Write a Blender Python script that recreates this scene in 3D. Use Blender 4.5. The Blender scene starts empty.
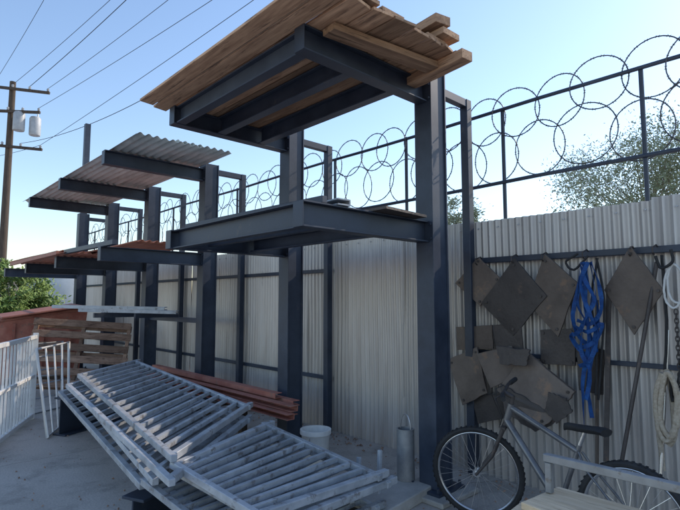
import bpy, math, random
from mathutils import Vector, Matrix
random.seed(7)
S=bpy.context.scene; COL=S.collection
R=math.radians
V=Vector
# ------------------------------------------------------------ camera
YAW=R(43); PIT=R(5.1); F=505.0; EYE=V((0,0,1.6))
cd=bpy.data.cameras.new('camera'); cam=bpy.data.objects.new('camera',cd); COL.objects.link(cam)
cam.location=EYE; cam.rotation_euler=(math.pi/2+PIT,0,-YAW); cd.lens=F/680*36; cd.clip_end=2000; cd.clip_start=.05
S.camera=cam
hf=V((math.sin(YAW),math.cos(YAW),0)); rt=V((math.cos(YAW),-math.sin(YAW),0))
fw=hf*math.cos(PIT)+V((0,0,1))*math.sin(PIT); up=V((0,0,1))*math.cos(PIT)-hf*math.sin(PIT)
def P(px,py,z=None,X=None,Y=None,r=None):
    d=fw+rt*((px-340)/F)+up*((255-py)/F)
    if z is not None: t=(z-EYE.z)/d.z
    elif X is not None: t=X/d.x
    elif Y is not None: t=Y/d.y
    else: t=r/math.hypot(d.x,d.y)
    return EYE+d*t
# ------------------------------------------------------------ materials
def mat(name,a,b,scale=4,rough=.6,metal=0,bump=.15,stretch=(1,1,1),rand=.12,third=None,thr=.6,fine=60,tscale=None,spec=.4):
    m=bpy.data.materials.new(name); m.use_nodes=True; n=m.node_tree.nodes; l=m.node_tree.links
    bs=n['Principled BSDF']; bs.inputs['Metallic'].default_value=metal; bs.inputs['Roughness'].default_value=rough
    bs.inputs['Specular IOR Level'].default_value=spec
    tc=n.new('ShaderNodeTexCoord'); mp=n.new('ShaderNodeMapping'); mp.inputs['Scale'].default_value=stretch
    l.new(tc.outputs['Object'],mp.inputs['Vector'])
    oi=n.new('ShaderNodeObjectInfo'); 
    mul=n.new('ShaderNodeMath'); mul.operation='MULTIPLY'; mul.inputs[1].default_value=37.0
    l.new(oi.outputs['Random'],mul.inputs[0])
    add=n.new('ShaderNodeVectorMath'); add.operation='ADD'
    l.new(mp.outputs[0],add.inputs[0]); l.new(mul.outputs[0],add.inputs[1])
    ns=n.new('ShaderNodeTexNoise'); ns.inputs['Scale'].default_value=scale; ns.inputs['Detail'].default_value=4; ns.inputs['Roughness'].default_value=.65
    l.new(add.outputs[0],ns.inputs['Vector'])
    cr=n.new('ShaderNodeValToRGB'); cr.color_ramp.elements[0].position=.32; cr.color_ramp.elements[1].position=.68
    cr.color_ramp.elements[0].color=(*a,1); cr.color_ramp.elements[1].color=(*b,1)
    l.new(ns.outputs['Fac'],cr.inputs['Fac']); out=cr.outputs['Color']
    if third:
        n2=n.new('ShaderNodeTexNoise'); n2.inputs['Scale'].default_value=tscale or scale*1.7; n2.inputs['Detail'].default_value=5; n2.inputs['Roughness'].default_value=.7
        l.new(add.outputs[0],n2.inputs['Vector'])
        r2=n.new('ShaderNodeValToRGB'); r2.color_ramp.elements[0].position=thr-.05; r2.color_ramp.elements[1].position=thr+.05
        l.new(n2.outputs['Fac'],r2.inputs['Fac'])
        mx=n.new('ShaderNodeMixRGB'); mx.inputs['Color2'].default_value=(*third,1)
        l.new(r2.outputs['Color'],mx.inputs['Fac']); l.new(out,mx.inputs['Color1']); out=mx.outputs['Color']
    if rand:
        hs=n.new('ShaderNodeHueSaturation'); mr=n.new('ShaderNodeMapRange'); mr.inputs['To Min'].default_value=1-rand; mr.inputs['To Max'].default_value=1+rand
        l.new(oi.outputs['Random'],mr.inputs['Value']); l.new(mr.outputs[0],hs.inputs['Value']); l.new(out,hs.inputs['Color']); out=hs.outputs['Color']
    l.new(out,bs.inputs['Base Color'])
    rr=n.new('ShaderNodeMapRange'); rr.inputs['To Min'].default_value=max(.05,rough-.13); rr.inputs['To Max'].default_value=min(1,rough+.15)
    l.new(ns.outputs['Fac'],rr.inputs['Value']); l.new(rr.outputs[0],bs.inputs['Roughness'])
    if bump>.12:
        nf=n.new('ShaderNodeTexNoise'); nf.inputs['Scale'].default_value=fine; nf.inputs['Detail'].default_value=2
        l.new(add.outputs[0],nf.inputs['Vector'])
        bp=n.new('ShaderNodeBump'); bp.inputs['Strength'].default_value=bump; bp.inputs['Distance'].default_value=.01
        l.new(nf.outputs['Fac'],bp.inputs['Height']); l.new(bp.outputs[0],bs.inputs['Normal'])
    return m
M={}
M['steel']=mat('navy_painted_steel',(.020,.028,.046),(.044,.058,.086),3,.46,0,.1,rand=.12,third=(.085,.08,.08),thr=.69,tscale=6)
M['galv']=mat('galvanised_corrugated_steel',(.39,.365,.35),(.54,.515,.49),2.2,.42,.4,.1,stretch=(1,3.5,.35),rand=.08,third=(.30,.265,.24),thr=.68,tscale=2.5)
M['roofing']=mat('grey_roofing_steel',(.38,.43,.43),(.58,.64,.64),3,.5,.15,.1,stretch=(2,.4,1),third=(.30,.31,.29),thr=.62)
M['redsheet']=mat('red_painted_sheet',(.38,.135,.085),(.53,.225,.15),3,.6,0,.15,stretch=(2,.5,1),rand=.2,third=(.32,.22,.17),thr=.62)
M['redsteel']=mat('red_oxide_steel',(.34,.11,.078),(.47,.20,.145),5,.6,0,.15,rand=.22,third=(.26,.16,.12),thr=.62)
M['wood']=mat('weathered_brown_board',(.28,.16,.095),(.55,.35,.22),3.5,.8,0,.22,stretch=(7,.6,7),rand=.38,third=(.17,.10,.065),thr=.60,tscale=4,fine=30)
M['ply']=mat('tan_plywood',(.52,.39,.25),(.70,.56,.39),4,.8,0,.3,stretch=(7,.6,7),rand=.1,third=(.32,.23,.15),thr=.62,fine=30)
M['oldWood']=mat('weathered_pallet_wood',(.17,.10,.07),(.36,.24,.175),4,.85,0,.5,stretch=(1,4,4),rand=.28,third=(.09,.055,.04),thr=.62,fine=30)
M['rail']=mat('galvanised_railing',(.30,.325,.355),(.49,.515,.545),6,.55,.2,.08,rand=.14,third=(.21,.20,.20),thr=.60)
M['white']=mat('white_painted_steel',(.68,.68,.67),(.82,.82,.80),5,.5,0,.05,third=(.45,.41,.36),thr=.66)
M['rust']=mat('rusty_plate',(.095,.075,.065),(.18,.145,.122),3,.6,.35,.3,rand=.22,third=(.23,.155,.11),thr=.62,fine=40)
M['darkplate']=mat('dark_mill_plate',(.048,.041,.040),(.092,.080,.075),3,.55,.35,.3,rand=.2,third=(.14,.10,.08),thr=.66,fine=40)
M['barb']=mat('razor_wire_steel',(.06,.06,.065),(.12,.12,.13),20,.5,.5,0)
M['black']=mat('black_rubber',(.012,.012,.013),(.03,.03,.032),8,.7,0,.1)
M['bike']=mat('dark_grey_bike_paint',(.11,.11,.115),(.18,.18,.185),8,.3,.4,0)
M['chrome']=mat('bare_metal',(.45,.45,.46),(.62,.62,.63),12,.3,.9,0)
M['blue']=mat('blue_webbing',(.006,.035,.15),(.014,.09,.30),20,.75,0,.3)
M['rope']=mat('tan_rope',(.34,.28,.21),(.52,.45,.36),50,.9,0,.6)
M['hose']=mat('off_white_hose',(.50,.50,.49),(.62,.62,.60),10,.6,0,0)
M['bucket']=mat('white_plastic',(.62,.61,.58),(.76,.75,.72),6,.45,0,.02,third=(.42,.38,.32),thr=.68)
M['timber']=mat('dark_pole_wood',(.050,.036,.028),(.10,.075,.058),4,.85,0,.5,stretch=(6,6,.5),fine=30)
M['grey']=mat('grey_enamel',(.36,.38,.40),(.48,.50,.52),5,.5,.1,.03)
M['dull']=mat('dull_grey_metal',(.24,.25,.26),(.36,.37,.38),7,.45,.5,.03,third=(.2,.17,.14),thr=.64)
M['leafA']=mat('olive_leaf',(.19,.22,.13),(.31,.34,.22),3,.8,0,0,rand=0)
M['leafB']=mat('green_leaf',(.09,.16,.03),(.24,.33,.08),2.5,.6,0,0,rand=0)
M['bark']=mat('tree_bark',(.15,.13,.115),(.23,.205,.18),8,.9,0,.1)
M['tan']=mat('tan_stucco',(.36,.29,.22),(.46,.38,.30),2,.85,0,.1)
M['glass']=mat('dark_glass',(.02,.03,.04),(.04,.05,.06),2,.15,0,0)
M['tank']=mat('pale_tank_paint',(.60,.63,.64),(.76,.78,.78),2,.5,0,.05,third=(.5,.4,.3),thr=.66)
M['pad']=mat('concrete_footing',(.34,.325,.30),(.46,.44,.41),6,.9,0,.5,fine=90)
def ground_mat():
    m=bpy.data.materials.new('stained_concrete'); m.use_nodes=True; n=m.node_tree.nodes; l=m.node_tree.links; bs=n['Principled BSDF']
    tc=n.new('ShaderNodeTexCoord')
    def noise(sc,d=6,ro=.6):
        x=n.new('ShaderNodeTexNoise'); x.inputs['Scale'].default_value=sc; x.inputs['Detail'].default_value=d; x.inputs['Roughness'].default_value=ro; l.new(tc.outputs['Object'],x.inputs['Vector']); return x
    a=noise(.8); cr=n.new('ShaderNodeValToRGB'); e=cr.color_ramp.elements; e[0].position=.3; e[0].color=(.39,.35,.31,1); e[1].position=.7; e[1].color=(.51,.465,.42,1); l.new(a.outputs['Fac'],cr.inputs['Fac'])
    b=noise(2.3,7,.7); r2=n.new('ShaderNodeValToRGB'); r2.color_ramp.elements[0].position=.50; r2.color_ramp.elements[1].position=.68; l.new(b.outputs['Fac'],r2.inputs['Fac'])
    mx=n.new('ShaderNodeMixRGB'); mx.inputs['Color2'].default_value=(.22,.20,.18,1); f=n.new('ShaderNodeMath'); f.operation='MULTIPLY'; f.inputs[1].default_value=.75; l.new(r2.outputs['Color'],f.inputs[0]); l.new(f.outputs[0],mx.inputs['Fac']); l.new(cr.outputs['Color'],mx.inputs['Color1'])
    wob=noise(2.0,4); va=n.new('ShaderNodeMixRGB'); va.inputs['Fac'].default_value=.12; l.new(tc.outputs['Object'],va.inputs['Color1']); l.new(wob.outputs['Color'],va.inputs['Color2'])
    vo=n.new('ShaderNodeTexVoronoi'); vo.feature='DISTANCE_TO_EDGE'; vo.inputs['Scale'].default_value=.33; l.new(va.outputs['Color'],vo.inputs['Vector'])
    r3=n.new('ShaderNodeValToRGB'); r3.color_ramp.elements[0].position=.0; r3.color_ramp.elements[1].position=.003; r3.color_ramp.elements[0].color=(.5,.5,.5,1); l.new(vo.outputs['Distance'],r3.inputs['Fac'])
    m2=n.new('ShaderNodeMixRGB'); m2.blend_type='MULTIPLY'; m2.inputs['Fac'].default_value=.7; l.new(mx.outputs['Color'],m2.inputs['Color1']); l.new(r3.outputs['Color'],m2.inputs['Color2'])
    g=noise(60,3); m3=n.new('ShaderNodeMixRGB'); m3.blend_type='OVERLAY'; m3.inputs['Fac'].default_value=.4; l.new(m2.outputs['Color'],m3.inputs['Color1']); l.new(g.outputs['Fac'],m3.inputs['Color2'])
    l.new(m3.outputs['Color'],bs.inputs['Base Color']); bs.inputs['Roughness'].default_value=.85
    bp=n.new('ShaderNodeBump'); bp.inputs['Strength'].default_value=.3; bp.inputs['Distance'].default_value=.01; l.new(g.outputs['Fac'],bp.inputs['Height']); l.new(bp.outputs[0],bs.inputs['Normal'])
    return m
M['ground']=ground_mat()
# ------------------------------------------------------------ mesh builder
ORG={}
class MB:
    def __init__(s): s.v=[]; s.f=[]
    def add(s,vs,fs):
        o=len(s.v); s.v+= [V(x) for x in vs]; s.f+=[[i+o for i in f] for f in fs]; return s
    def bar(s,p0,p1,wa,wb,A=(0,0,1),oa=0,ob=0):
        p0=V(p0);p1=V(p1); d=(p1-p0).normalized(); A=V(A); A=(A-d*A.dot(d)).normalized(); B=d.cross(A)
        vs=[]
        for p in (p0,p1):
            for sa,sb in ((-1,-1),(1,-1),(1,1),(-1,1)): vs.append(p+A*(oa+sa*wa/2)+B*(ob+sb*wb/2))
        return s.add(vs,[(3,2,1,0),(4,5,6,7),(0,1,5,4),(1,2,6,5),(2,3,7,6),(3,0,4,7)])
    def box(s,c,d,rz=0):
        c=V(c); ax=V((math.cos(rz),math.sin(rz),0)); return s.bar(c-ax*d[0]/2,c+ax*d[0]/2,d[2],d[1])
    def ibeam(s,p0,p1,dep,wid,A=(0,0,1),tf=.014,tw=.010):
        s.bar(p0,p1,tf,wid,A,oa=dep/2-tf/2); s.bar(p0,p1,tf,wid,A,oa=-dep/2+tf/2); return s.bar(p0,p1,dep-2*tf,tw,A)
    def channel(s,p0,p1,dep,wid,A=(0,0,1),side=1,t=.012):
        s.bar(p0,p1,t,wid,A,oa=dep/2-t/2); s.bar(p0,p1,t,wid,A,oa=-dep/2+t/2); return s.bar(p0,p1,dep-2*t,t,A,ob=side*(wid/2-t/2))
    def tube(s,pts,r,n=8,closed=False,flat=1.0,cap=True):
        pts=[V(p) for p in pts]; N=len(pts); rs=r if isinstance(r,(list,tuple)) else [r]*N
        T=[]
        for i in range(N):
            a=pts[(i-1)%N] if (closed or i>0) else pts[i]; b=pts[(i+1)%N] if (closed or i<N-1) else pts[i]
            T.append((b-a).normalized())
        u=T[0].orthogonal().normalized(); vs=[]
        for i in range(N):
            u=(u-T[i]*u.dot(T[i])); u.normalize(); w=T[i].cross(u)
            for k in range(n):
                a=2*math.pi*k/n; vs.append(pts[i]+u*math.cos(a)*rs[i]+w*math.sin(a)*rs[i]*flat)
        fs=[]
        for i in range(N if closed else N-1):
            j=(i+1)%N
            for k in range(n):
                k2=(k+1)%n; fs.append((i*n+k,i*n+k2,j*n+k2,j*n+k))
        if not closed and cap: fs+= [tuple(range(n-1,-1,-1)),tuple((N-1)*n+k for k in range(n))]
        return s.add(vs,fs)
    def ribbon(s,pts,nrms,wd,th):
        N=len(pts); vs=[]
        for i in range(N):
            t=(pts[min(i+1,N-1)]-pts[max(i-1,0)]).normalized(); n_=nrms[i]; n_=(n_-t*n_.dot(t)).normalized(); b=t.cross(n_)
            vs+=[pts[i]-b*wd/2-n_*th/2,pts[i]+b*wd/2-n_*th/2,pts[i]+b*wd/2+n_*th/2,pts[i]-b*wd/2+n_*th/2]
        fs=[(0,1,2,3),(4*N-1,4*N-2,4*N-3,4*N-4)]
        for i in range(N-1):
            for k in range(4): fs.append((4*i+k,4*i+(k+1)%4,4*i+4+(k+1)%4,4*i+4+k))
        return s.add(vs,fs)
    def torus(s,c,R_,r,axis=(0,1,0),n=32,m=8,sq=1):
        ax=V(axis).normalized(); u=ax.orthogonal().normalized(); w=ax.cross(u)
        if abs(ax.y)>.9: u=V((1,0,0)); w=V((0,0,1))
        pts=[V(c)+(u*math.cos(2*math.pi*i/n)+w*math.sin(2*math.pi*i/n))*R_ for i in range(n)]
        return s.tube(pts,r,m,True)
    def cyl(s,p0,p1,r0,r1=None,n=16): return s.tube([p0,p1],[r0,r0 if r1 is None else r1],n)
    def lathe(s,c,prof,n=24):
        c=V(c); vs=[];fs=[]
        for (r,z) in prof:
            for k in range(n):
                a=2*math.pi*k/n; vs.append(c+V((r*math.cos(a),r*math.sin(a),z)))
        for i in range(len(prof)-1):
            for k in range(n):
                k2=(k+1)%n; fs.append((i*n+k,i*n+k2,(i+1)*n+k2,(i+1)*n+k))
        return s.add(vs,fs)
    def poly(s,pts,th,nrm=(1,0,0)):
        pts=[V(p) for p in pts]; N=len(pts); o=V(nrm)*th
        return s.add(pts+[p+o for p in pts],[tuple(range(N)),tuple(range(2*N-1,N-1,-1))]+[(i,i+N,(i+1)%N+N,(i+1)%N) for i in range(N)])
    def xf(s,mt): s.v=[mt@v for v in s.v]; return s
    def build(s,name,m,parent=None,at=None,smooth=False,bev=0,label=None,cat=None,group=None,kind=None):
        if parent is not None: o0=ORG[parent.name]
        else:
            if at is None:
                xs=[v.x for v in s.v]; ys=[v.y for v in s.v]; zs=[v.z for v in s.v]
                at=((min(xs)+max(xs))/2,(min(ys)+max(ys))/2,min(zs))
            o0=V(at)
        me=bpy.data.meshes.new(name); me.from_pydata([tuple(v-o0) for v in s.v],[],s.f); me.validate(); me.update()
        import bmesh
        bm=bmesh.new(); bm.from_mesh(me); bmesh.ops.recalc_face_normals(bm,faces=bm.faces); bm.to_mesh(me); bm.free()
        me.materials.append(M[m])
        if smooth:
            for p in me.polygons: p.use_smooth=True
            try: me.set_sharp_from_angle(angle=R(45))
            except Exception: pass
        o=bpy.data.objects.new(name,me); COL.objects.link(o); ORG[o.name]=o0.copy()
        if parent is not None: o.parent=parent
        else: o.location=o0
        if bev:
            b=o.modifiers.new('bevel','BEVEL'); b.width=bev; b.segments=1; b.limit_method='ANGLE'; b.angle_limit=R(40)
        if label: o['label']=label
        if cat: o['category']=cat
        if group: o['group']=group
        if kind: o['kind']=kind
        return o
def thing(name,label,cat,loc=(0,0,0),group=None):
    o=bpy.data.objects.new(name,None); COL.objects.link(o); o.location=loc; o.empty_display_size=.1; ORG[o.name]=V(loc)
    o['label']=label; o['category']=cat
    if group: o['group']=group
    return o
# ------------------------------------------------------------ world + sun
SUN_AZ=R(101); SUN_EL=R(34)
w=bpy.data.worlds.new('World'); S.world=w; w.use_nodes=True; wn=w.node_tree.nodes; wl=w.node_tree.links
sk=wn.new('ShaderNodeTexSky'); sk.sky_type='NISHITA'; sk.sun_disc=False; sk.sun_elevation=SUN_EL; sk.sun_rotation=SUN_AZ; sk.air_density=1.2; sk.dust_density=.3; sk.ozone_density=1.8
gn=wn.new('ShaderNodeMixRGB'); gn.blend_type='MULTIPLY'; gn.inputs['Fac'].default_value=1; gn.inputs['Color2'].default_value=(1.55,1.53,1.58,1)
wl.new(sk.outputs[0],gn.inputs['Color1']); wl.new(gn.outputs[0],wn['Background'].inputs['Color']); wn['Background'].inputs['Strength'].default_value=.15
sl=bpy.data.lights.new('sun','SUN'); sl.energy=3.5; sl.angle=R(.5); sl.color=(1,.87,.73); so=bpy.data.objects.new('sun',sl); COL.objects.link(so)
sd=V((math.sin(SUN_AZ)*math.cos(SUN_EL),math.cos(SUN_AZ)*math.cos(SUN_EL),math.sin(SUN_EL)))
so.rotation_euler=sd.to_track_quat('Z','Y').to_euler(); so.location=(10,-10,20)
S.view_settings.view_transform='Standard'; S.view_settings.look='None'; S.view_settings.exposure=0
# ------------------------------------------------------------ ground
g=MB().add([(-300,-300,0),(300,-300,0),(300,300,0),(-300,300,0)],[(0,1,2,3)]); g.build('ground','ground',at=(0,0,0),kind='structure')
lt=MB(); rl=random.Random(21)
for i in range(900):
    x=rl.choice((4.2-abs(rl.gauss(0,.18)),rl.uniform(1.0,4.1))); yy=rl.uniform(.2,11); s_=rl.uniform(.004,.016)*(1.3 if x>3.9 else 1)
    c=V((x,yy,s_*.5)); a=V((rl.uniform(-1,1),rl.uniform(-1,1),rl.uniform(-.3,.3))).normalized()*s_; b_=V((-a.y,a.x,rl.uniform(-.3,.3)*s_))*rl.uniform(.4,.9)
    t=c+V((0,0,s_*.8)); lt.add([c-a,c-b_,c+a,c+b_,t],[(0,1,4),(1,2,4),(2,3,4),(3,0,4),(3,2,1,0)])
lt.build('grit','oldWood',kind='stuff',label='loose grit and dead leaves scattered on the concrete',cat='debris')
# ------------------------------------------------------------ fence
FX=4.27
fence=thing('corrugated_fence','long grey corrugated steel fence running behind all the racks','fence',(FX,6,0))
y=-3.0; k=0
while y<15:
    wd=.82; x0=FX+(.006 if k%2 else 0)+random.uniform(-.003,.003); zt=2.36+random.uniform(-.012,.012)
    nseg=int(wd*1.05/.068*8); rows=7; vs=[]; ph=random.random()*6; tl=random.uniform(-.004,.004)
    for j in range(rows+1):
        z=-.03+(zt+.03)*j/rows
        for i in range(nseg+1):
            yy=y+wd*1.05*i/nseg
            x=x0+.0135*math.sin(2*math.pi*(yy)/.068)+.007*math.sin(3*z+ph+yy*3)+tl*z
            vs.append((x,yy,z))
    fs=[(j*(nseg+1)+i,j*(nseg+1)+i+1,(j+1)*(nseg+1)+i+1,(j+1)*(nseg+1)+i) for j in range(rows) for i in range(nseg)]
    MB().add(vs,fs).build('panel','galv',fence,smooth=True)
    y+=wd; k+=1
for z in (1.97,.64):
    MB().bar((FX-.045,4.72,z),(FX-.045,15,z),.045,.035).build('rail','steel',fence,bev=.003)
MB().bar((FX-.05,-3,1.97),(FX-.05,2.75,1.97),.05,.045).build('rail','steel',fence,bev=.003)
MB().bar((FX-.045,-3,1.12),(FX-.045,2.75,1.12),.035,.03).build('rail','steel',fence,bev=.003)
sc=MB()
for i in range(90):
    yy=-2.9+i*.204; sc.cyl((FX-.014,yy,2.28),(FX-.024,yy,2.28),.007,n=6)
sc.build('screws','grey',fence)
guard=thing('fence_top_rail','dark pipe framework standing above the corrugated fence and carrying razor wire','rail',(FX+.03,6,2.3))
for z,r in ((3.40,.018),(2.70,.018)):
    MB().tube([(FX+.03,-3+i*1.0,z+.008*math.sin(i*1.7)) for i in range(19)],r,8).build('pipe','steel',guard,smooth=True)
for i in range(15):
    yy=-2.36+i*1.18; MB().cyl((FX+.045,yy,2.1),(FX+.045,yy,3.42),.018,n=8).build('upright','steel',guard,smooth=True)
def razor(yc0,yc1,zc,rad,pitch,x,label,seed):
    rnd=random.Random(seed); b=MB(); yy=yc0; k=0; n=36
    while yy<yc1:
        ra=rad*rnd.uniform(.96,1.04); cz=zc+rnd.uniform(-.035,.035); cy=yy+rnd.uniform(-.02,.02); ry=rnd.uniform(-.12,.12); rz=rnd.uniform(-.12,.12); xo=x+(.035 if k%2 else -.02)
        pts=[]
        for i in range(n):
            a=2*math.pi*i/n; u=ra*math.cos(a); v=ra*math.sin(a)
            pts.append(V((xo+u*ry+v*rz,cy+u,cz+v)))
        b.tube(pts,.0052,5,True)
        for i in range(0,n,2):
            p=pts[i]; t=(pts[(i+1)%n]-p).normalized()
            for s_ in (1,-1):
                q=t.cross(V((1,0,0))).normalized()*s_
                b.add([p-t*.010,p+q*.013-t*.016,p+V((.003,0,0)),p+q*.013+t*.016,p+t*.010,p-V((.003,0,0))],[(0,1,2),(2,3,4),(0,1,5),(5,3,4)])
        yy+=pitch*rnd.uniform(.94,1.06); k+=1
    b.build('razor_wire','barb',label=label,cat='razor wire')
razor(-3,15,3.36,.225,.37,FX+.03,'upper run of looping razor wire along the top pipe above the fence',3)
razor(-3,15,2.97,.25,.39,FX+.09,'lower run of larger razor wire loops between the two pipes above the fence',5)
# ------------------------------------------------------------ racks
CX=3.57; TX=2.09; UZ=3.41
COLY={'A':2.65,'B':4.66,'C':6.65,'D':8.66,'E':10.67,'F':12.6}
def column(root,Y,top,low=True,upper=True,ext=0,rear=True):
    b=MB().bar((CX,Y,.062),(CX,Y,top),.215,.150,(1,0,0))
    for sx in (-1,1): b.bar((CX+sx*.1015,Y,.063),(CX+sx*.1015,Y,top-.001),.016,.181,(1,0,0))
    b.build('column','steel',root,bev=.002)
    bp=MB().box((CX,Y,.052),(.36,.32,.02)); 
    for a in (-1,1):
        for c in (-1,1): bp.cyl((CX+a*.15,Y+c*.13,.06),(CX+a*.15,Y+c*.13,.10),.014,n=6)
    bp.build('base_plate','steel',root)
    if ext:
        MB().bar((CX,Y+.0,top),(CX,Y+.0,ext),.12,.12,(1,0,0)).build('post_extension','steel',root,bev=.004)
    for on,z in ((upper,UZ),(low,2.18)):
        if not on: continue
        b=MB(); x0=CX-.1115
        b.ibeam((TX,Y,z),(x0,Y,z),.18,.11,(0,0,1),.012,.009)
        b.bar((TX-.008,Y,z),(TX,Y,z),.178,.108)
        for zz in (-.06,.06):
            for s_ in (-1,1): b.cyl((x0+.0,Y+s_*.07,z+zz),(x0-.014,Y+s_*.07,z+zz),.012,n=6)
        b.build('arm','steel',root,bev=.002)
    if rear:
        MB().bar((4.14,Y,.02),(4.14,Y,3.53),.08,.08,(1,0,0)).build('rear_post','steel',root,bev=.004)
        MB().bar((CX+.112,Y,3.49),(4.098,Y,3.49),.075,.07).build('strut','steel',root,bev=.003)
    MB().box((CX,Y,.021),(.52,.5,.042)).build('footing','pad',root,bev=.008)
rk=thing('cantilever_rack','nearest navy steel rack of two joined columns, loaded with boards on its top shelf','rack',(CX,3.65,0))
column(rk,COLY['A'],3.80); column(rk,COLY['B'],3.80,ext=6.2)
for X_,z_ in ((TX+.06,UZ),(2.60,UZ),(3.10,UZ)):
    MB().ibeam((X_,COLY['A']+.06,z_),(X_,COLY['B']-.06,z_),.17,.09,(0,0,1)).build('shelf_beam','steel',rk,bev=.002)
MB().channel((TX+.05,COLY['A']+.06,2.18),(TX+.05,COLY['B']-.06,2.18),.178,.07,side=1).build('shelf_beam','steel',rk,bev=.002)
MB().channel((3.0,COLY['A']+.06,2.18),(3.0,COLY['B']-.06,2.18),.13,.06).build('shelf_beam','steel',rk,bev=.002)
MB().bar((2.5,COLY['A']+.06,2.16),(2.5,COLY['B']-.06,2.16),.05,.05).build('shelf_beam','steel',rk,bev=.002)
for nm,lb in (('C','third navy steel column from the right with two arms, behind the red oxide beams'),('D','fourth navy steel column from the right, between the pallet and the red oxide beams'),('E','fifth navy steel column from the right, standing just behind the leaning pallet')):
    r_=thing('rack_column',lb,'rack',(CX,COLY[nm],0),'single rack columns with two arms'); column(r_,COLY[nm],3.58)
r_=thing('rack_column','farthest and tallest navy steel post, without upper arm, rising above the grey roofing sheets','rack',(CX,COLY['F'],0)); column(r_,COLY['F'],3.6,upper=False,ext=5.75,low=True)
# ---- boards on the top shelf
DZ=UZ+.09
def plank(c,ln,wd,th,rz,m,label,group=None,tilt=0,cat='plank',name='plank'):
    b=MB(); n=6; vs=[]
    bow=random.uniform(-.006,.006)
    for i in range(n+1):
        yy=-ln/2+ln*i/n; bz=bow*math.sin(math.pi*i/n); e=random.uniform(-.002,.002)
        ch=random.uniform(-.015,.015) if i in(0,n) else 0
        vs+=[(-wd/2+e,yy+ch,bz),(wd/2+e,yy-ch,bz),(wd/2+e,yy-ch,bz+th),(-wd/2+e,yy+ch,bz+th)]
    fs=[(0,1,2,3),(4*n+3,4*n+2,4*n+1,4*n)]
    for i in range(n):
        for k in range(4): fs.append((4*i+k,4*i+(k+1)%4,4*i+4+(k+1)%4,4*i+4+k))
    o=b.add(vs,fs).build(name,m,at=(0,0,0),bev=.002,label=label,cat=cat,group=group)
    o.location=c; o.rotation_euler=(tilt,0,rz); return o
x=1.80
while x<3.30:
    wd=random.choice((.14,.17,.19)); yn=2.14+random.uniform(-.05,.05); yf=4.84+random.uniform(-.22,.14)
    plank((x+wd/2,(yn+yf)/2,DZ+.007),yf-yn,wd,.022,random.uniform(-.003,.003),'wood','weathered brown board in the bottom layer on the top shelf of the nearest rack','boards in the bottom layer of the top shelf')
    x+=wd+random.uniform(.012,.024)
x=1.92
while x<3.15:
    wd=random.choice((.18,.2,.22))
    plank((x+wd/2,3.44+random.uniform(-.06,.06),DZ+.042),random.uniform(2.45,2.55),wd,.03,random.uniform(-.005,.005),'wood','weathered brown board in the second layer up on the top shelf of the nearest rack','boards in the second layer of the top shelf')
    x+=wd+random.uniform(.02,.05)
plank((2.72,2.42,DZ-.062),1.02,.13,.05,R(82),'wood','short board slung crosswise just below the near end of the top shelf pile',cat='plank')
plank((3.27,2.35,DZ-.075),.62,.12,.075,R(-7),'wood','rough thick timber end jutting out below the right corner of the top shelf pile',cat='timber',name='timber')
plank((3.16,2.95,DZ+.085),1.7,.20,.05,R(-3),'wood','loose wide board lying highest at the right corner of the top shelf pile',cat='plank')
plank((2.80,3.05,DZ+.085),1.6,.20,.05,R(2),'wood','second loose wide board beside the highest one on the top shelf pile',cat='plank')
plank((3.05,2.55,DZ+.148),.9,.14,.07,R(-5),'wood','single short thick timber capping the right corner of the top shelf pile',cat='timber',name='timber')
# ---- steel on the lower shelf of the nearest rack
MB().channel((2.45,2.58,2.297),(2.55,4.9,2.297),.05,.12,side=1).build('steel_channel','rail',label='pale steel channel lying on the lower shelf of the nearest rack',cat='steel bar',bev=.002)
MB().poly([(2.75,2.45,2.272),(3.3,2.5,2.272),(3.3,4.6,2.272),(2.8,4.7,2.272)],.02,(0,0,1)).build('steel_plate','rust',label='thin rusty steel plate lying flat on the lower shelf of the nearest rack',cat='steel plate')
MB().bar((2.28,2.6,2.297),(2.2,4.5,2.297),.05,.05).build('steel_tube','steel',label='dark square steel tube along the front of the nearest rack lower shelf',cat='steel bar',bev=.003)
# ---- roofing sheets
def sheet(c,wx,ly,m,label,rz=0,group=None,name='roofing_sheet',pitch=.1,amp=.015,tilt=0):
    n=int(wx/pitch*8); rows=10; vs=[]; ph=random.random()*5
    for j in range(rows+1):
        yy=-ly/2+ly*j/rows
        for i in range(n+1):
            xx=-wx/2+wx*i/n; vs.append((xx,yy,amp*math.sin(2*math.pi*xx/pitch)+.003*math.sin(yy*2.3+ph)))
    fs=[(j*(n+1)+i,j*(n+1)+i+1,(j+1)*(n+1)+i+1,(j+1)*(n+1)+i) for j in range(rows) for i in range(n)]
    o=MB().add(vs,fs).build(name,m,at=(0,0,0),smooth=True,label=label,cat='roofing sheet',group=group)
    sm=o.modifiers.new('thick','SOLIDIFY'); sm.thickness=.002
    o.location=c; o.rotation_euler=(tilt,0,rz); return o
sheet((2.55,8.55,UZ+.112),.85,5.6,'roofing','long grey corrugated roofing sheet at the front of the far top shelf',R(.5))
sheet((3.08,8.4,UZ+.145),.75,5.2,'roofing','long grey corrugated roofing sheet at the rear of the far top shelf',R(-.5))
sheet((2.78,8.8,UZ+.18),1.0,4.9,'roofing','topmost grey corrugated sheet lying over the others on the far top shelf',R(1))
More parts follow.
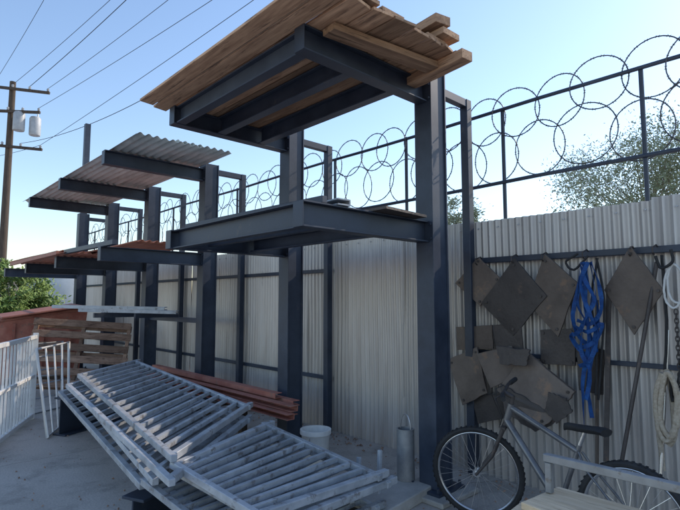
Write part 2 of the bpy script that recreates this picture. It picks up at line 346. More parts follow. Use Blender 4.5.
for k,(xx,yy,zz,rz,lb) in enumerate(((2.45,9.6,2.292,0,'lowest red corrugated sheet on the far lower shelf'),(2.85,9.2,2.325,-1,'red corrugated sheet in the middle of the far lower shelf stack'),(2.5,10.2,2.358,1.5,'topmost red corrugated sheet at the far end of the far lower shelf'),(2.95,8.1,2.365,-.5,'topmost red corrugated sheet at the near end of the far lower shelf'))):
    sheet((xx,yy,zz),.9,3.2,'redsheet',lb,R(rz))
MB().bar((2.15,6.3,2.30),(2.08,8.1,2.30),.06,.06).build('steel_tube','steel',label='dark square tube beside the red sheets on the far lower shelf',cat='steel bar',bev=.003)
MB().bar((2.02,8.3,2.30),(2.02,11.6,2.30),.06,.04).build('steel_tube','redsteel',label='red steel bar along the front of the far lower shelf',cat='steel bar',bev=.003)
for k,(a,b_,lb) in enumerate((((2.35,8.25),(3.35,7.1),'upper pale steel bar resting on a bracket beside the fourth column'),((2.15,8.9),(3.35,7.5),'longer pale steel bar resting beside the fourth column'))):
    MB().channel((a[0],a[1],1.45+.05*k),(b_[0],b_[1],1.42+.05*k),.05,.1).build('steel_bar','rail',label=lb,cat='steel bar',bev=.002)
rr=thing('bracket','low navy bracket arm under the pale steel bars at waist height','bracket',(CX,8.3,1.3))
MB().bar((2.5,8.1,1.37),(3.44,8.1,1.37),.07,.06).build('arm','steel',rr); MB().bar((2.9,7.55,1.37),(CX,7.55,1.37),.07,.06).build('arm','steel',rr)
MB().bar((CX,8.55,1.30),(CX,6.75,1.30),.07,.06).build('rail','steel',rr)
# ------------------------------------------------------------ red beams stack
for k,(x0,z0,ya,yb,dx,lb) in enumerate(((3.36,.48,4.3,8.0,.0,'rear red oxide channel in the lower layer, nearest the second column'),(3.20,.48,4.1,7.7,.0,'middle red oxide channel in the lower layer beside the second column'),(3.04,.48,3.95,7.9,.02,'front red oxide channel in the lower layer, nearest the grey railings'),(3.30,.54,4.2,7.9,.02,'rear red oxide channel on the upper layer of the stack'),(3.12,.54,4.0,7.4,-.02,'front red oxide channel on the upper layer of the stack'),(3.22,.60,4.4,7.6,.03,'single topmost red oxide channel of the stack'))):
    MB().channel((x0,ya,z0),(x0+dx,yb,z0),.055,.09,side=(-1)**k,t=.007).build('red_beam','redsteel',label=lb,cat='steel beam',bev=.002)
for yy,lb in ((5.3,'dark trestle block under the near ends of the red oxide channels'),(7.3,'dark trestle block under the far ends of the red oxide channels')):
    b=MB().bar((2.85,yy,.42),(3.42,yy,.42),.06,.10); b.bar((2.9,yy,0),(2.9,yy,.39),.08,.08,(1,0,0)); b.bar((3.36,yy,0),(3.36,yy,.39),.08,.08,(1,0,0)); b.build('trestle_block','timber',label=lb,cat='trestle',bev=.004)
# ------------------------------------------------------------ grey railings
def railing(A,B,C,D,n,label,group,m='rail'):
    A,B,C,D=map(V,(A,B,C,D)); o=thing('metal_railing',label,'railing',((A+B+C+D)/4)[:],group)
    sx=(B-A).normalized()
    MB().bar(A-sx*.04,B+sx*.04,.045,.045).build('rail',m,o,bev=.004)
    MB().bar(D-sx*.04,C+sx*.04,.045,.045).build('rail',m,o,bev=.004)
    for i in range(n):
        t=(i+.0)/(n-1); p=A.lerp(B,t); q=D.lerp(C,t); d=(q-p).normalized()
        if i in (0,n-1):
            MB().bar(p+d*.02,q+d*.12,.05,.05).build('post',m,o,bev=.004)
        else: MB().bar(p+d*.02,q-d*.02,.032,.032).build('baluster',m,o)
    return o
GR='stacked galvanised railings in front of the racks'
def pq(a,b_,c,d,zs): return [P(*p,z=z) for p,z in zip((a,b_,c,d),zs)]
def off(q,dx,dy,dz,sl=0,rot=0):
    c=sum(q,V())/4; out=[]
    for i,p in enumerate(q):
        d=p-c; d=V((d.x*math.cos(rot)-d.y*math.sin(rot),d.x*math.sin(rot)+d.y*math.cos(rot),d.z)); out.append(c+d+V((dx,dy,dz+(sl if i in (1,2) else 0))))
    return out
T1=pq((80,376),(172,457),(247,407),(135,362),(.74,.58,.58,.74))
railing(*T1,17,'topmost long galvanised railing of the far stack, beside the red beams',GR)
railing(*off(T1,-.15,-.2,-.07,rot=.02),15,'second long galvanised railing down in the far stack',GR)
railing(*off(T1,-.05,.05,-.14,rot=-.02),15,'third long galvanised railing down in the far stack',GR)
railing(*off(T1,-.12,.25,-.21,rot=.01),15,'lowest long galvanised railing in the far stack',GR)
GN='short galvanised railings stacked at the near end'
T2=pq((176,466),(258,516),(376,476),(266,426),(.53,.38,.36,.51))
railing(*T2,11,'topmost short galvanised railing of the near stack',GN)
railing(*off(T2,.06,-.04,-.065,rot=.05),11,'second short galvanised railing in the near stack, slid toward the bicycle',GN)
railing(*off(T2,-.12,.16,-.13,-.02,rot=-.04),11,'third short galvanised railing in the near stack, slid toward the white gate',GN)
railing(*off(T2,.02,.04,-.20,-.04,rot=.03),11,'lowest short galvanised railing in the near stack, almost touching the ground',GN)
b=MB(); b.ibeam((1.42,3.62,.12),(2.85,4.25,.12),.24,.2,(0,0,1),.02,.014); b.build('support_beam','steel',label='black steel beam on the ground carrying the joint between both railing stacks',cat='steel beam',bev=.003)
b=MB(); b.ibeam((1.75,6.75,.22),(2.78,7.25,.22),.44,.2,(0,0,1),.02,.014); b.build('support_beam','steel',label='tall dark steel beam on the ground under the far ends of the railings',cat='steel beam',bev=.003)
MB().bar((1.7,2.62,.04),(2.85,2.75,.04),.075,.13).build('timber_block','timber',label='dark timber on the ground under the near ends of the short railings',cat='timber',bev=.006)
for (px,py0,py1,lb) in ((357,457,492,'left of two short grey stakes standing beside the near railing stack'),(378,450,490,'right of two short grey stakes standing beside the near railing stack')):
    q=P(px,py1,z=.12); t=P(px+2,py0,X=q.x+.06)
    MB().bar((q.x,q.y,.0),(t.x,t.y,t.z),.03,.03,(1,0,0)).build('stake','rail',label=lb,cat='stake',bev=.003)
# ------------------------------------------------------------ bucket, pipe
q=P(318,440,X=3.25)
bk=thing('bucket','white plastic bucket standing behind the near railing stack','bucket',(3.22,q.y,0))
MB().lathe((3.22,q.y,0),[(0,.004),(.115,.004),(.138,.36),(.143,.365),(.145,.33),(.15,.33),(.15,.37),(.13,.37),(.108,.02),(0,.02)],28).build('tub','bucket',bk,smooth=True)
MB().tube([(3.22+.152*math.cos(a),q.y+.152*math.sin(a)*.4-.10,.33-.12*math.sin(a)) for a in [math.pi*i/12 for i in range(13)]],.004,6).build('handle','chrome',bk,smooth=True)
q=P(406,483,z=.06)
pc=thing('steel_cylinder','upright grey steel cylinder with wire loop beside the nearest column','cylinder',(q.x,q.y,0))
MB().lathe((q.x,q.y,0),[(0,.003),(.076,.003),(.076,.51),(.066,.51),(.066,.47),(0,.47)],24).build('body','dull',pc,smooth=True)
MB().tube([(q.x+.0,q.y+.055*math.cos(a),.50+.13*math.sin(a)) for a in [math.pi*i/12 for i in range(13)]],.005,6).build('handle','chrome',pc,smooth=True)
MB().box((3.1,2.78,.045),(.75,.42,.09),R(8)).build('concrete_slab','pad',label='low concrete slab on the ground in front of the nearest column',cat='slab',bev=.008)
# ------------------------------------------------------------ white gate at left
gt=thing('white_gate','bright white steel gate panel standing upright at the far left','gate',(1.3,7.2,0))
A=V((1.72,7.95,.05)); B=V((.95,6.35,.05)); H=V((0.0,0,1.05))
MB().bar(A,B,.05,.05).build('rail','white',gt,bev=.003); MB().bar(A+H,B+H,.05,.05).build('rail','white',gt,bev=.003); MB().bar(A+H*.5,B+H*.5,.04,.04).build('rail','white',gt,bev=.003)
for i in range(15):
    p=A.lerp(B,i/14)
    if i in (0,14): MB().bar(p-V((0,0,.05)),p+H*1.05,.055,.055,(1,0,0)).build('post','white',gt)
    else: MB().bar(p+V((0,0,.027)),p+H-V((0,0,.027)),.022,.022,(1,0,0)).build('baluster','white',gt)
g2=thing('tubular_barrier','thin white tubular barrier leaning beside the white gate','barrier',(1.9,7.3,0))
c=[V((1.62,6.7,.02)),V((1.55,7.1,1.0)),V((2.15,8.0,1.0)),V((2.05,7.5,.02))]
MB().tube(c,.018,8,True).build('outer_tube','white',g2,smooth=True)
for t in (.25,.5,.75): MB().tube([c[0].lerp(c[3],t),c[1].lerp(c[2],t)],.011,6).build('bar','white',g2,smooth=True)
g3=thing('tubular_barrier','grey tubular barrier leaning in front of the wooden pallet','barrier',(2.0,8.6,0))
c=[V((1.5,8.0,.02)),V((1.65,8.5,.95)),V((2.3,8.9,.95)),V((2.2,8.4,.02))]
MB().tube(c,.018,8,True).build('outer_tube','rail',g3,smooth=True)
for t in (.2,.4,.6,.8): MB().tube([c[0].lerp(c[1],t),c[3].lerp(c[2],t)],.010,6).build('bar','rail',g3,smooth=True)
# ------------------------------------------------------------ pallet
def pallet(loc,rx,ry,rz,label,wdt=1.5,h=1.05,n=7):
    o=thing('wooden_pallet',label,'pallet',(0,0,0))
    for i in range(3):
        MB().bar((-wdt/2+.04+i*(wdt-.08)/2,0,0),(-wdt/2+.04+i*(wdt-.08)/2,0,h),.06,.09,(1,0,0)).build('stringer','oldWood',o,bev=.004)
    for i in range(n):
        z=.07+i*(h-.14)/(n-1); MB().bar((-wdt/2+random.uniform(-.02,.02),-.057,z),(wdt/2+random.uniform(-.02,.02),-.057,z+random.uniform(-.01,.01)),.13,.02).build('deck_board','oldWood',o,bev=.003)
    for i in range(3):
        z=.07+i*(h-.14)/2; MB().bar((-wdt/2,.057,z),(wdt/2,.057,z),.12,.02).build('deck_board','oldWood',o,bev=.003)
    o.location=loc; o.rotation_euler=(rx,ry,rz); return o
pallet((2.62,9.5,.09),R(-28),R(5),R(-24),'brown weathered wooden pallet leaning against the rack at the left',1.6,1.26,6)
rb=thing('red_bin','red steel bin with sloping rim behind the wooden pallet','bin',(2.35,12.0,0))
x0,x1,y0,y1=1.75,3.4,11.4,12.35
b=MB()
bt=[(x0+.1,y0+.1,.12),(x1-.1,y0+.1,.12),(x1-.1,y1-.1,.12),(x0+.1,y1-.1,.12)]; tp=[(x0,y0,1.2),(x1,y0,1.42),(x1,y1,1.42),(x0,y1,1.2)]
b.add(bt+tp,[(0,1,2,3),(0,1,5,4),(1,2,6,5),(2,3,7,6),(3,0,4,7)]); o=b.build('tub','redsteel',rb); sm=o.modifiers.new('t','SOLIDIFY'); sm.thickness=.02
MB().tube([V(t) for t in tp],.035,8,True).build('rim','redsteel',rb)
for t in (.2,.5,.8): 
    xx=x0+(x1-x0)*t; MB().bar((xx,y0+.06,.15),(xx,y0-.03,1.15),.05,.05,(1,0,0)).build('rib','redsteel',rb)
for sx in (x0+.2,x1-.2): MB().bar((sx,y0+.1,.06),(sx,y1-.1,.06),.12,.1).build('skid','redsteel',rb)
MB().poly([(1.85,11.25,1.25),(3.25,11.15,1.46),(3.3,12.2,1.50),(1.95,12.3,1.29)],.03,(0,0,1)).build('steel_sheet','redsteel',label='faded red steel sheet lying over the red bin',cat='steel sheet',bev=.003)
# ------------------------------------------------------------ wall hung plates
PX=4.13
def plate(cs,X,m,label,name='steel_plate',th=.018,holes=True,rough=.004,tilt=0):
    pts=[P(a,b_,X=X+random.uniform(-.012,.012)) for a,b_ in cs]
    c=sum(pts,V())/len(pts)
    if tilt:
        for p in pts: p.x-=tilt*(c.z-p.z)
    out=[]; nn=4 if rough<.007 else 7
    for i,p in enumerate(pts):
        q=pts[(i+1)%len(pts)]; out.append(p)
        for k in range(1,nn): out.append(p.lerp(q,k/nn)+V((0,random.uniform(-rough,rough),random.uniform(-rough,rough))))
    o=thing(name,label,'steel plate',(c.x,c.y,min(p.z for p in pts)),'rusty steel plates hung on the fence')
    MB().poly(out,th).build('sheet',m,o,bev=.002)
    if holes:
        for p in pts:
            q=p.lerp(c,.18); MB().cyl((q.x-.008,q.y,q.z),(q.x-.0005,q.y,q.z),.012,n=10).build('bolt','darkplate',o)
    return o
plate([(478,257),(501,279),(480,306),(455,283)],PX,'rust','small diamond plate hung at the far left of the fence rail')
plate([(514,258),(547,296),(513,336),(481,303)],PX-.03,'darkplate','large dark diamond plate hung second from the left')
plate([(544,254),(578,283),(558,337),(528,303)],PX-.01,'rust','tall tilted rusty plate hung left of the blue straps')
plate([(630,246),(664,291),(634,335),(604,290)],PX-.02,'rust','large diamond plate hung right of the blue straps')
plate([(456,327),(492,325),(493,349),(457,350)],PX,'rust','small flat rectangular plate below the smallest diamond plate',holes=False)
plate([(447,360),(475,347),(488,393),(464,405)],PX-.05,'rust','narrow plate tilted at the lower left of the plate cluster',tilt=.1)
plate([(476,354),(510,346),(520,374),(492,388)],PX-.09,'rust','square rusty plate at the centre of the lower plate cluster',tilt=.12,holes=False)
plate([(521,352),(574,392),(562,412),(546,426),(497,390)],PX-.14,'rust','biggest rusty slab jutting out from the lower plate cluster',th=.035,rough=.0075,holes=True,tilt=.25)
plate([(500,384),(536,404),(560,420),(535,432),(504,412)],PX-.17,'darkplate','dark slab in front of the lower edge of the biggest slab',th=.02,holes=False,rough=.008)
plate([(540,330),(574,328),(575,366),(541,364)],PX-.0,'darkplate','dark square plate above the biggest slab')
plate([(471,398),(500,392),(506,418),(478,424)],PX-.03,'darkplate','lowest small plate under the narrow tilted plate',holes=False)
plate([(493,325),(520,322),(523,350),(496,353)],PX-.02,'darkplate','dark plate between the large dark diamond and the central square plate',holes=False)
plate([(576,345),(604,350),(603,395),(579,390)],PX+.01,'darkplate','dark plate hung behind the lower ends of the blue straps',holes=False)
plate([(496,346),(530,350),(526,366),(500,364)],PX-.19,'darkplate','small scrap plate at the top of the lower plate cluster',holes=False,rough=.008,th=.02)
plate([(548,392),(566,398),(572,412),(556,424),(544,410)],PX-.2,'darkplate','small scrap plate at the lower right of the biggest slab',holes=False,rough=.008,th=.02)
for px in (478,514,544,631,585,655):
    q=P(px,256,X=PX); MB().tube([(FX-.075,q.y,1.99),(FX-.10,q.y,2.0),(PX-.05,q.y,1.975),(PX-.05,q.y,1.94),(PX-.02,q.y,1.925)],.006,6).build('hook','darkplate',fence)
def spline(path,X,jit,sub,ox):
    pts=[]; base=[P(a,c_,X=X) for a,c_ in path]
    for i in range(len(base)-1):
        p0=base[max(i-1,0)];p1=base[i];p2=base[i+1];p3=base[min(i+2,len(base)-1)]
        for s_ in range(sub):
            t=s_/sub; pts.append(.5*((2*p1)+(p2-p0)*t+(2*p0-5*p1+4*p2-p3)*t*t+(3*p1-p0-3*p2+p3)*t**3)+V((ox+random.uniform(-jit,jit)*.5,random.uniform(-jit,jit)*.3,random.uniform(-jit,jit)*.3)))
    pts.append(base[-1]+V((ox,0,0))); return pts
def hang(pts_px,X,r,m,label,name,cat,jit=.006,sub=6):
    b=MB()
    for path in pts_px: b.tube(spline(path,X,jit,sub,random.uniform(-.05,.02)),r,8)
    return b.build(name,m,smooth=True,label=label,cat=cat)
b=MB()
paths=[[(581,262),(577,290),(573,318),(580,338),(592,344),(588,326),(577,300),(586,262)],
      [(590,262),(595,290),(598,318),(593,350),(588,385),(592,418)],
      [(583,262),(591,300),(580,330),(571,337),(585,354),(598,350)],
      [(591,262),(599,285),(601,310),(590,324),(577,320)],
      [(586,262),(585,300),(589,340),(583,380),(584,424)],
      [(573,325),(588,332),(602,324),(596,340),(580,347),(572,332)],
      [(580,262),(585,280),(594,300),(585,320),(581,350),(590,372),(586,400)],
      [(588,262),(581,285),(590,315),(598,335),(590,360),(579,366)]]
for k,path in enumerate(paths):
    pts=spline(path,PX-.08-.012*k,.004,6,0); a0=random.uniform(0,3); tw=random.uniform(.15,.35)
    nr=[V((-math.cos(1.2*math.sin(a0+i*tw)),math.sin(1.2*math.sin(a0+i*tw)),0.1*math.sin(i))) for i in range(len(pts))]
    b.ribbon(pts,nr,.032,.003)
b.build('blue_strap','blue',label='blue webbing straps bunched on a hook of the fence rail',cat='strap')
hang([[(596,258),(604,300),(602,345),(598,400)],[(598,258),(592,300),(597,350),(596,395)],[(590,256),(576,270),(568,262),(580,254)]],PX-.05,.009,'black','black cords hanging to the right of the blue straps','black_cord','cord')
hang([[(670,264),(664,280),(665,300),(674,308),(682,296),(682,276),(673,264),(667,278),(670,298),(680,304)]],PX-.12,.008,'hose','off-white hose looped on the fence at the right edge','white_hose','hose')
hang([[(664,372),(658,395),(660,425),(668,440),(676,428),(679,395),(670,372),(664,388),(663,420),(672,436),(680,420),(682,390)],[(662,372),(657,400),(660,430),(664,470)],[(668,374),(672,400),(674,435),(668,446)],[(669,372),(662,390),(659,420),(665,436),(674,430),(676,400),(668,374)],[(666,370),(673,385),(678,410),(673,440)]],PX-.12,.018,'rope','thick tan rope hanging in a loose hank at the lower right of the fence','rope','rope')
hang([[(661,255),(666,320),(664,380)],[(684,258),(688,330),(676,400),(672,372)],[(672,250),(674,262),(662,268),(657,256)]],PX-.09,.010,'black','black cable drooping at the right edge of the fence','cable','cable')
ch=MB(); top=P(676,312,X=PX-.14)
for i in range(26):
    c=top-V((0,0,i*.030)); a=i%2
    pts=[]
    for k in range(12):
        t=2*math.pi*k/12; u=.011*math.cos(t); vv=.021*math.sin(t)
        pts.append(c+(V((u,0,vv)) if a else V((0,u,vv))))
    ch.tube(pts,.004,6,True)
ch.build('chain','darkplate',smooth=True,label='dark steel chain hanging below the off-white hose',cat='chain')
a=P(657,262,X=FX-.12); b_=P(621,466,X=3.95)
MB().tube([a,b_],.014,10).build('steel_pole','darkplate',smooth=True,label='long dark pole leaning on the fence right of the large diamond plate',cat='pole')
a=P(668,330,X=FX-.14); b_=P(660,488,X=3.95)
MB().tube([a,b_],.013,10).build('steel_pole','chrome',smooth=True,label='short bright pole leaning behind the tan rope',cat='pole')
a=P(609,285,X=FX-.13); b_=P(606,462,X=4.05)
MB().bar(a,b_,.035,.012,(0,1,0)).build('flat_bar','darkplate',label='dark flat bar leaning upright beside the black cords',cat='steel bar')
a=P(597,300,X=FX-.10); b_=P(597,470,X=4.08)
MB().bar(a,b_,.02,.02,(0,1,0)).build('square_bar','rust',label='thin square rusty bar leaning directly right of the blue straps',cat='steel bar')
# ------------------------------------------------------------ bicycle
bike=thing('bicycle','dark grey bicycle with black saddle leaning below the hung steel plates','bicycle',(0,0,0))
WB=1.09; rA=V((0,0,.335)); fA=V((WB,0,.335)); BB=V((.45,0,.29)); ST=V((.32,0,.69)); HT=V((.83,0,.86)); HB=V((.868,0,.74))
axis=(HT-HB).normalized()
STEER=Matrix.Translation(HB)@Matrix.Rotation(R(30),4,axis)@Matrix.Translation(-HB)
b=MB(); b.cyl(BB,ST,.016); b.cyl(ST-V((-.01,0,.04)),HT-V((0,0,.025)),.019); b.cyl(HB,BB,.024); b.cyl(HB,HT,.024); b.cyl(BB-V((0,.035,0)),BB+V((0,.035,0)),.022)
for s_ in (-1,1):
    b.tube([BB+V((-.03,s_*.03,0)),BB+V((-.1,s_*.045,.005)),rA+V((0,s_*.06,0))],.010,8); b.tube([ST+V((-.005,s_*.018,-.04)),ST+V((-.06,s_*.045,-.12)),rA+V((0,s_*.06,0))],.008,8)
b.build('frame','bike',bike,smooth=True)
b=MB(); b.cyl(HB,HB+V((.012,0,-.05)),.02); b.bar(HB+V((.02,-.065,-.05)),HB+V((.02,.065,-.05)),.03,.03)
for s_ in (-1,1): b.tube([HB+V((.02,s_*.058,-.05)),HB+V((.10,s_*.058,-.25)),fA+V((0,s_*.055,0))],[.015,.013,.010],10)
b.xf(STEER).build('fork','darkplate',bike,smooth=True)
def wheel(c,mt=Matrix.Identity(4)):
    b=MB(); b.torus(c,.292,.012,(0,1,0),48,8); b.cyl(c-V((0,.05,0)),c+V((0,.05,0)),.016); b.cyl(c-V((0,.03,0)),c-V((0,.026,0)),.028); b.cyl(c+V((0,.026,0)),c+V((0,.03,0)),.028)
    wv=b.xf(mt).build('wheel','chrome',bike,smooth=True)
    t=MB(); t.torus(c,.313,.022,(0,1,0),56,10)
    for i in range(56):
        a=2*math.pi*i/56; d=V((math.cos(a),0,math.sin(a))); t.bar(c+d*.334-V((0,.016,0)),c+d*.334+V((0,.016,0)),.006,.012,d)
    t.xf(mt).build('tyre','black',wv,smooth=False)
    s_=MB()
    for i in range(32):
        a=2*math.pi*i/32; sd_=(-1)**i; a2=a+(.35 if (i//2)%2 else -.35)
        s_.cyl(c+V((.027*math.cos(a2),sd_*.028,.027*math.sin(a2))),c+V((.288*math.cos(a),0,.288*math.sin(a))),.0016,n=4)
    s_.xf(mt).build('spokes','chrome',wv)
wheel(rA); wheel(fA,STEER)
b=MB(); b.cyl(ST,ST+V((-.035,0,.09)),.0135); b.build('seat_post','chrome',bike,smooth=True)
sp=ST+V((-.04,0,.10)); vs=[];fs=[]; prof=[(-.13,.07,.0),(-.10,.078,.006),(-.03,.060,.0),(.05,.030,-.004),(.12,.018,-.006),(.145,.010,-.016)]
n=10
for (xx,wd,zz) in prof:
    for k in range(n):
        a=2*math.pi*k/n; vs.append(sp+V((xx,wd*math.cos(a),zz+(.02 if math.sin(a)>0 else .028)*math.sin(a)+.012)))
for i in range(len(prof)-1):
    for k in range(n): fs.append((i*n+k,i*n+(k+1)%n,(i+1)*n+(k+1)%n,(i+1)*n+k))
fs+=[tuple(range(n)),tuple((len(prof)-1)*n+k for k in range(n))]
MB().add(vs,fs).build('saddle','black',bike,smooth=True)
hb=HT+V((.05,0,.08))
b=MB(); b.cyl(HT,HT+V((-.012,0,.06)),.016); b.cyl(HT+V((-.012,0,.05)),hb,.017)
b.tube([hb+V((-.04,-.29,.03)),hb+V((-.01,-.15,.025)),hb+V((0,-.05,0)),hb+V((0,.05,0)),hb+V((-.01,.15,.025)),hb+V((-.04,.29,.03))],.0125,10)
hbar=b.xf(STEER).build('handlebar','darkplate',bike,smooth=True)
for s_ in (-1,1):
    MB().cyl(hb+V((-.020,s_*.19,.027)),hb+V((-.042,s_*.31,.031)),.017).xf(STEER).build('grip','black',hbar,smooth=True)
    MB().tube([hb+V((-.01,s_*.16,.02)),hb+V((.03,s_*.18,.0)),hb+V((.018,s_*.24,-.01))],.005,6).xf(STEER).build('brake_lever','darkplate',hbar,smooth=True)
b=MB()
for s_ in (-1,1): b.tube([hb+V((.02,s_*.15,.015)),hb+V((.07,s_*.09,.0)),hb+V((.06,s_*.03,-.07)),HB+V((.03,s_*.02,.02)),HB+V((.05,s_*.03,-.05))],.0025,5)
b.xf(STEER).build('brake_cable','black',bike,smooth=True)
b=MB(); b.torus(BB+V((0,-.045,0)),.085,.006,(0,1,0),32,6)
for i in range(5):
    a=2*math.pi*i/5; b.bar(BB+V((0,-.045,0)),BB+V((.085*math.cos(a),-.045,.085*math.sin(a))),.008,.015,(0,1,0))
b.cyl(BB-V((0,.06,0)),BB+V((0,.06,0)),.012)
b.bar(BB+V((0,-.062,0)),BB+V((.12,-.07,-.12)),.012,.022,(0,1,0)); b.bar(BB+V((0,.062,0)),BB+V((-.12,.07,.12)),.012,.022,(0,1,0))
ck=b.build('crank','darkplate',bike)
for s_ in (-1,1): 
    p=BB+V((-s_*.12,s_*.11,s_*.12)); MB().box(p,(.09,.08,.022)).build('pedal','black',ck,bev=.004)
MB().torus(rA+V((0,-.045,0)),.04,.006,(0,1,0),20,6).cyl(rA+V((0,-.045,.04)),BB+V((0,-.045,.085)),.0045,n=5).cyl(rA+V((0,-.045,-.04)),BB+V((0,-.045,-.085)),.0045,n=5).build('chain','darkplate',bike)
MB().cyl(V((.33,.04,.26)),V((.30,.19,.012)),.008,n=8).build('kickstand','chrome',bike)
bike.location=(3.24,1.06,0); bike.rotation_euler=(R(5),0,math.atan2(1.14,.16))
# ------------------------------------------------------------ cart bottom right
ct=thing('steel_cart','steel cart with a dull grey side rail at the lower right corner','cart',(2.1,.4,0))
X0,X1,Y0,Y1=1.72,2.42,-.5,1.08
for a,c_ in (((X0,Y0),(X1,Y0)),((X1,Y0),(X1,Y1)),((X1,Y1),(X0,Y1)),((X0,Y1),(X0,Y0))):
    a=V((*a,.66));c_=V((*c_,.66)); d=(c_-a).normalized()*.022; MB().bar(a+d,c_-d,.05,.04).build('frame_bar','rust',ct,bev=.003)
for xx in (X0,X1):
    for yy in (Y0,Y1): MB().bar((xx,yy,.09),(xx,yy,.68),.04,.04,(1,0,0)).build('leg','rust',ct,bev=.003); MB().torus((xx,yy,.05),.032,.018,(0,1,0),20,8).build('caster','black',ct,smooth=True)
rx=2.36
b=MB(); b.bar((rx,-.45,.87),(rx,1.13,.87),.035,.035); b.bar((rx,1.11,.715),(rx,1.11,.85),.03,.03,(1,0,0)); b.bar((rx,-.43,.715),(rx,-.43,.85),.03,.03,(1,0,0)); b.build('side_rail','dull',ct,bev=.003)
MB().poly([(1.68,-.55,.69),(2.46,-.55,.69),(2.47,1.12,.69),(2.15,1.15,.69),(1.66,1.1,.69)],.022,(0,0,1)).build('plywood_sheet','ply',label='pale tan plywood sheet lying on the steel cart',cat='board',bev=.002)
MB().bar((1.9,-.4,.728),(2.16,1.10,.728),.03,.14).build('pale_plank','ply',label='short pale plank on top of the plywood sheet of the cart',cat='plank',bev=.003)
# ------------------------------------------------------------ utility pole + lines
q=P(2,262,r=30); pb=V((q.x,q.y,0)); pt=P(13,82,r=30)
up_=thing('utility_pole','tall dark wooden utility pole with transformers at the far left','utility pole',pb[:])
MB().tube([pb,V((pt.x,pt.y,pt.z))],[.20,.14],12).build('pole','timber',up_,smooth=True)
cr=V((rt.x,rt.y,0))
def arm(px,py,l0,l1,tilt=0):
    c=P(px,py,r=30); a=c+cr*l0; b_=c+cr*l1+V((0,0,tilt)); a=a-hf*.2; b_=b_-hf*.2; MB().bar(a,b_,.13,.11).build('crossarm','timber',up_,bev=.006); return a,b_
arms=[arm(13,88,-.9,2.0,-.35),arm(11,112,-.9,1.6,-.1),arm(9,145,-1.3,1.8,-.3)]
ins=[]
for a,b_ in arms:
    for t in (.03,.35,.65,.97):
        p=a.lerp(b_,t); MB().lathe(p+V((0,0,.065)),[(.02,0),(.06,.03),(.04,.06),(.07,.10),(.03,.16),(0,.17)],10).build('insulator','grey',up_,smooth=True); ins.append(p+V((0,0,.22)))
for px,py in ((19,122),(35,127)):
    c=P(px,py,r=29.6); tr=MB().lathe(c-V((0,0,.45)),[(0,0),(.25,0),(.27,.05),(.27,.85),(.22,.95),(0,.97)],16).build('transformer','grey',up_,smooth=True)
    MB().lathe(c+V((.1,0,.5)),[(.04,0),(.05,.05),(.03,.1),(.05,.15),(.02,.22),(0,.22)],8).build('bushing','white',tr,smooth=True)
def wire(a,b_,sag,label,r=.012):
    pts=[]
    for i in range(25):
        t=i/24; p=V(a).lerp(V(b_),t); p.z-=sag*4*t*(1-t); pts.append(p)
    MB().tube(pts,r,4).build('power_line','black',label=label,cat='power line',group='overhead power lines')
ends=[(45,-5),(112,-5),(128,-5),(170,-5),(214,-5),(255,-5)]
zz=[11.5,11.2,11.2,10.5,9.8,9.2]
ords=['first','second','third','fourth','fifth','sixth']
for k,((ex,ey),z_) in enumerate(zip(ends,zz)):
    s0=ins[[0,1,2,3,7,11][k]]; e=P(ex,ey,z=z_+2); e2=e+(e-s0)*.5
    wire(s0,e2,.15,f'{ords[k]} overhead power line from the left, fanning up from the utility pole',.010 if k!=2 else .014)
for k,(s_i,y_) in enumerate(((8,166),(11,170),(4,128))):
    s0=ins[s_i]; e=P(-60,y_-10,r=45); wire(s0,e,.3,['power line leaving the lowest crossarm at its left end','power line leaving the lowest crossarm at its right end toward the left edge','power line leaving the middle crossarm toward the left edge'][k])
wire(ins[10],P(240,40,z=9.5),.6,'lowest overhead power line, passing behind the grey roofing sheets',.012)
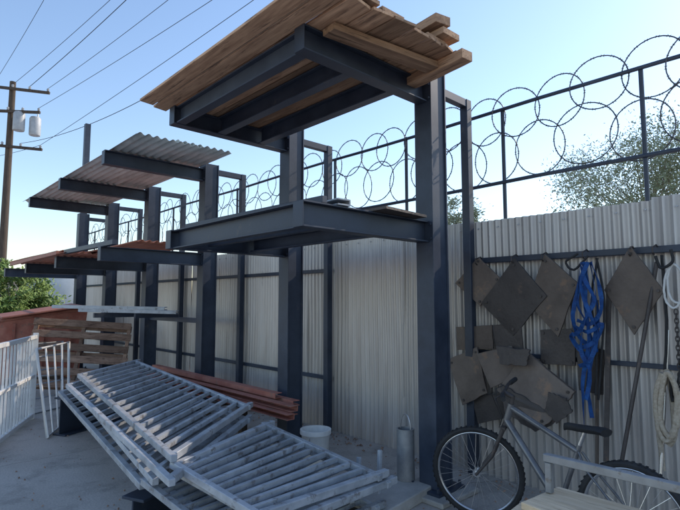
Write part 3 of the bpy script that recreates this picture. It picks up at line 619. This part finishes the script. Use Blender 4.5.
# ------------------------------------------------------------ trees
def tree(name,base,crown,rad,nclump,leafm,label,leaf=.07,per=60,cat='tree',trunk=.12,seed=1,sq=(1,1,.8),clr=.28):
    rnd=random.Random(seed); base=V(base); crown=V(crown); o=thing(name,label,cat,base[:])
    tb=MB(); tb.tube([base,base.lerp(crown,.35)+V((.1,.05,0)),base.lerp(crown,.7),crown],[trunk,trunk*.8,trunk*.55,trunk*.2],8)
    lf=MB()
    for i in range(nclump):
        while 1:
            d=V((rnd.uniform(-1,1),rnd.uniform(-1,1),rnd.uniform(-1,1)))
            if .25<d.length<1: break
        c=crown+V((d.x*rad*sq[0],d.y*rad*sq[1],d.z*rad*sq[2]))
        st=base.lerp(crown,rnd.uniform(.55,.95)); md=st.lerp(c,.5)+V((rnd.uniform(-.1,.1),rnd.uniform(-.1,.1),.1))*rad*.5
        tb.tube([st,md,c],[trunk*.2,trunk*.10,trunk*.04],5)
        cr_=rad*clr*rnd.uniform(.6,1.2)
        for k in range(per):
            p=c+V((rnd.gauss(0,.5),rnd.gauss(0,.5),rnd.gauss(0,.42)))*cr_
            a=V((rnd.uniform(-1,1),rnd.uniform(-1,1),rnd.uniform(-1,1))).normalized(); b_=a.orthogonal().normalized()
            s_=leaf*rnd.uniform(.6,1.3)
            lf.add([p-a*s_,p+b_*s_*.4,p+a*s_,p-b_*s_*.4],[(0,1,2,3)])
    tb.build('trunk','bark',o,smooth=True); lf.build('crown',leafm,o)
q=P(648,174,r=14); tree('feathery_tree',(q.x,q.y,0),(q.x,q.y,q.z-.5),2.1,100,'leafA','pale olive tree showing above the fence behind the razor wire at the right',.045,260,seed=3,trunk=.09,clr=.29)
q=P(456,215,r=17); tree('small_tree',(q.x,q.y,0),(q.x,q.y,q.z-.1),.95,35,'leafA','small tree top showing over the fence right of the nearest column',.06,120,seed=4,trunk=.07)
q=P(12,300,r=16.5); tree('shrub',(q.x,q.y,0),(q.x,q.y,1.45),1.05,80,'leafB','bright green leafy shrub at the far left behind the red bin',.07,150,'shrub',.06,6,(1,1,1.2),clr=.24)
# ------------------------------------------------------------ far left background
q=P(62,290,r=18); tk=thing('storage_tank','pale rounded storage tank seen past the end of the fence','tank',(q.x,q.y,0))
ax=V((math.sin(R(14)),math.cos(R(14)),0))
cen=V((q.x,q.y,1.6))
MB().tube([cen-ax*.16,cen-ax*.0,cen+ax*3.4,cen+ax*3.56],[.8,1.1,1.1,.8],28).build('shell','tank',tk,smooth=True)
for t in (.6,2.8):
    c=cen+ax*t; b=MB().bar((c-rt*.9).to_tuple()[:2]+(.25,),(c+rt*.9).to_tuple()[:2]+(.25,),.5,.2); b.build('saddle','pad',tk)
MB().cyl(cen+ax*1.5+V((0,0,1.05)),cen+ax*1.5+V((0,0,1.3)),.25).build('hatch','grey',tk)
bd=thing('low_building','low tan building beyond the yard at the far left','building',(6,45,0))
x0,x1,y0,y1=-14,14,44,52
MB().box(((x0+x1)/2,(y0+y1)/2,1.8),(x1-x0,y1-y0,3.6)).build('wall','tan',bd)
MB().box(((x0+x1)/2,(y0+y1)/2,3.72),(x1-x0+.6,y1-y0+.6,.22)).build('roof','grey',bd)
for k in range(6):
    xx=x0+2.5+k*4.6
    fr=MB().box((xx,y0-.03,1.9),(1.7,.06,1.3)).build('window','white',bd); MB().box((xx,y0-.07,1.9),(1.5,.02,1.1)).build('pane','glass',fr)
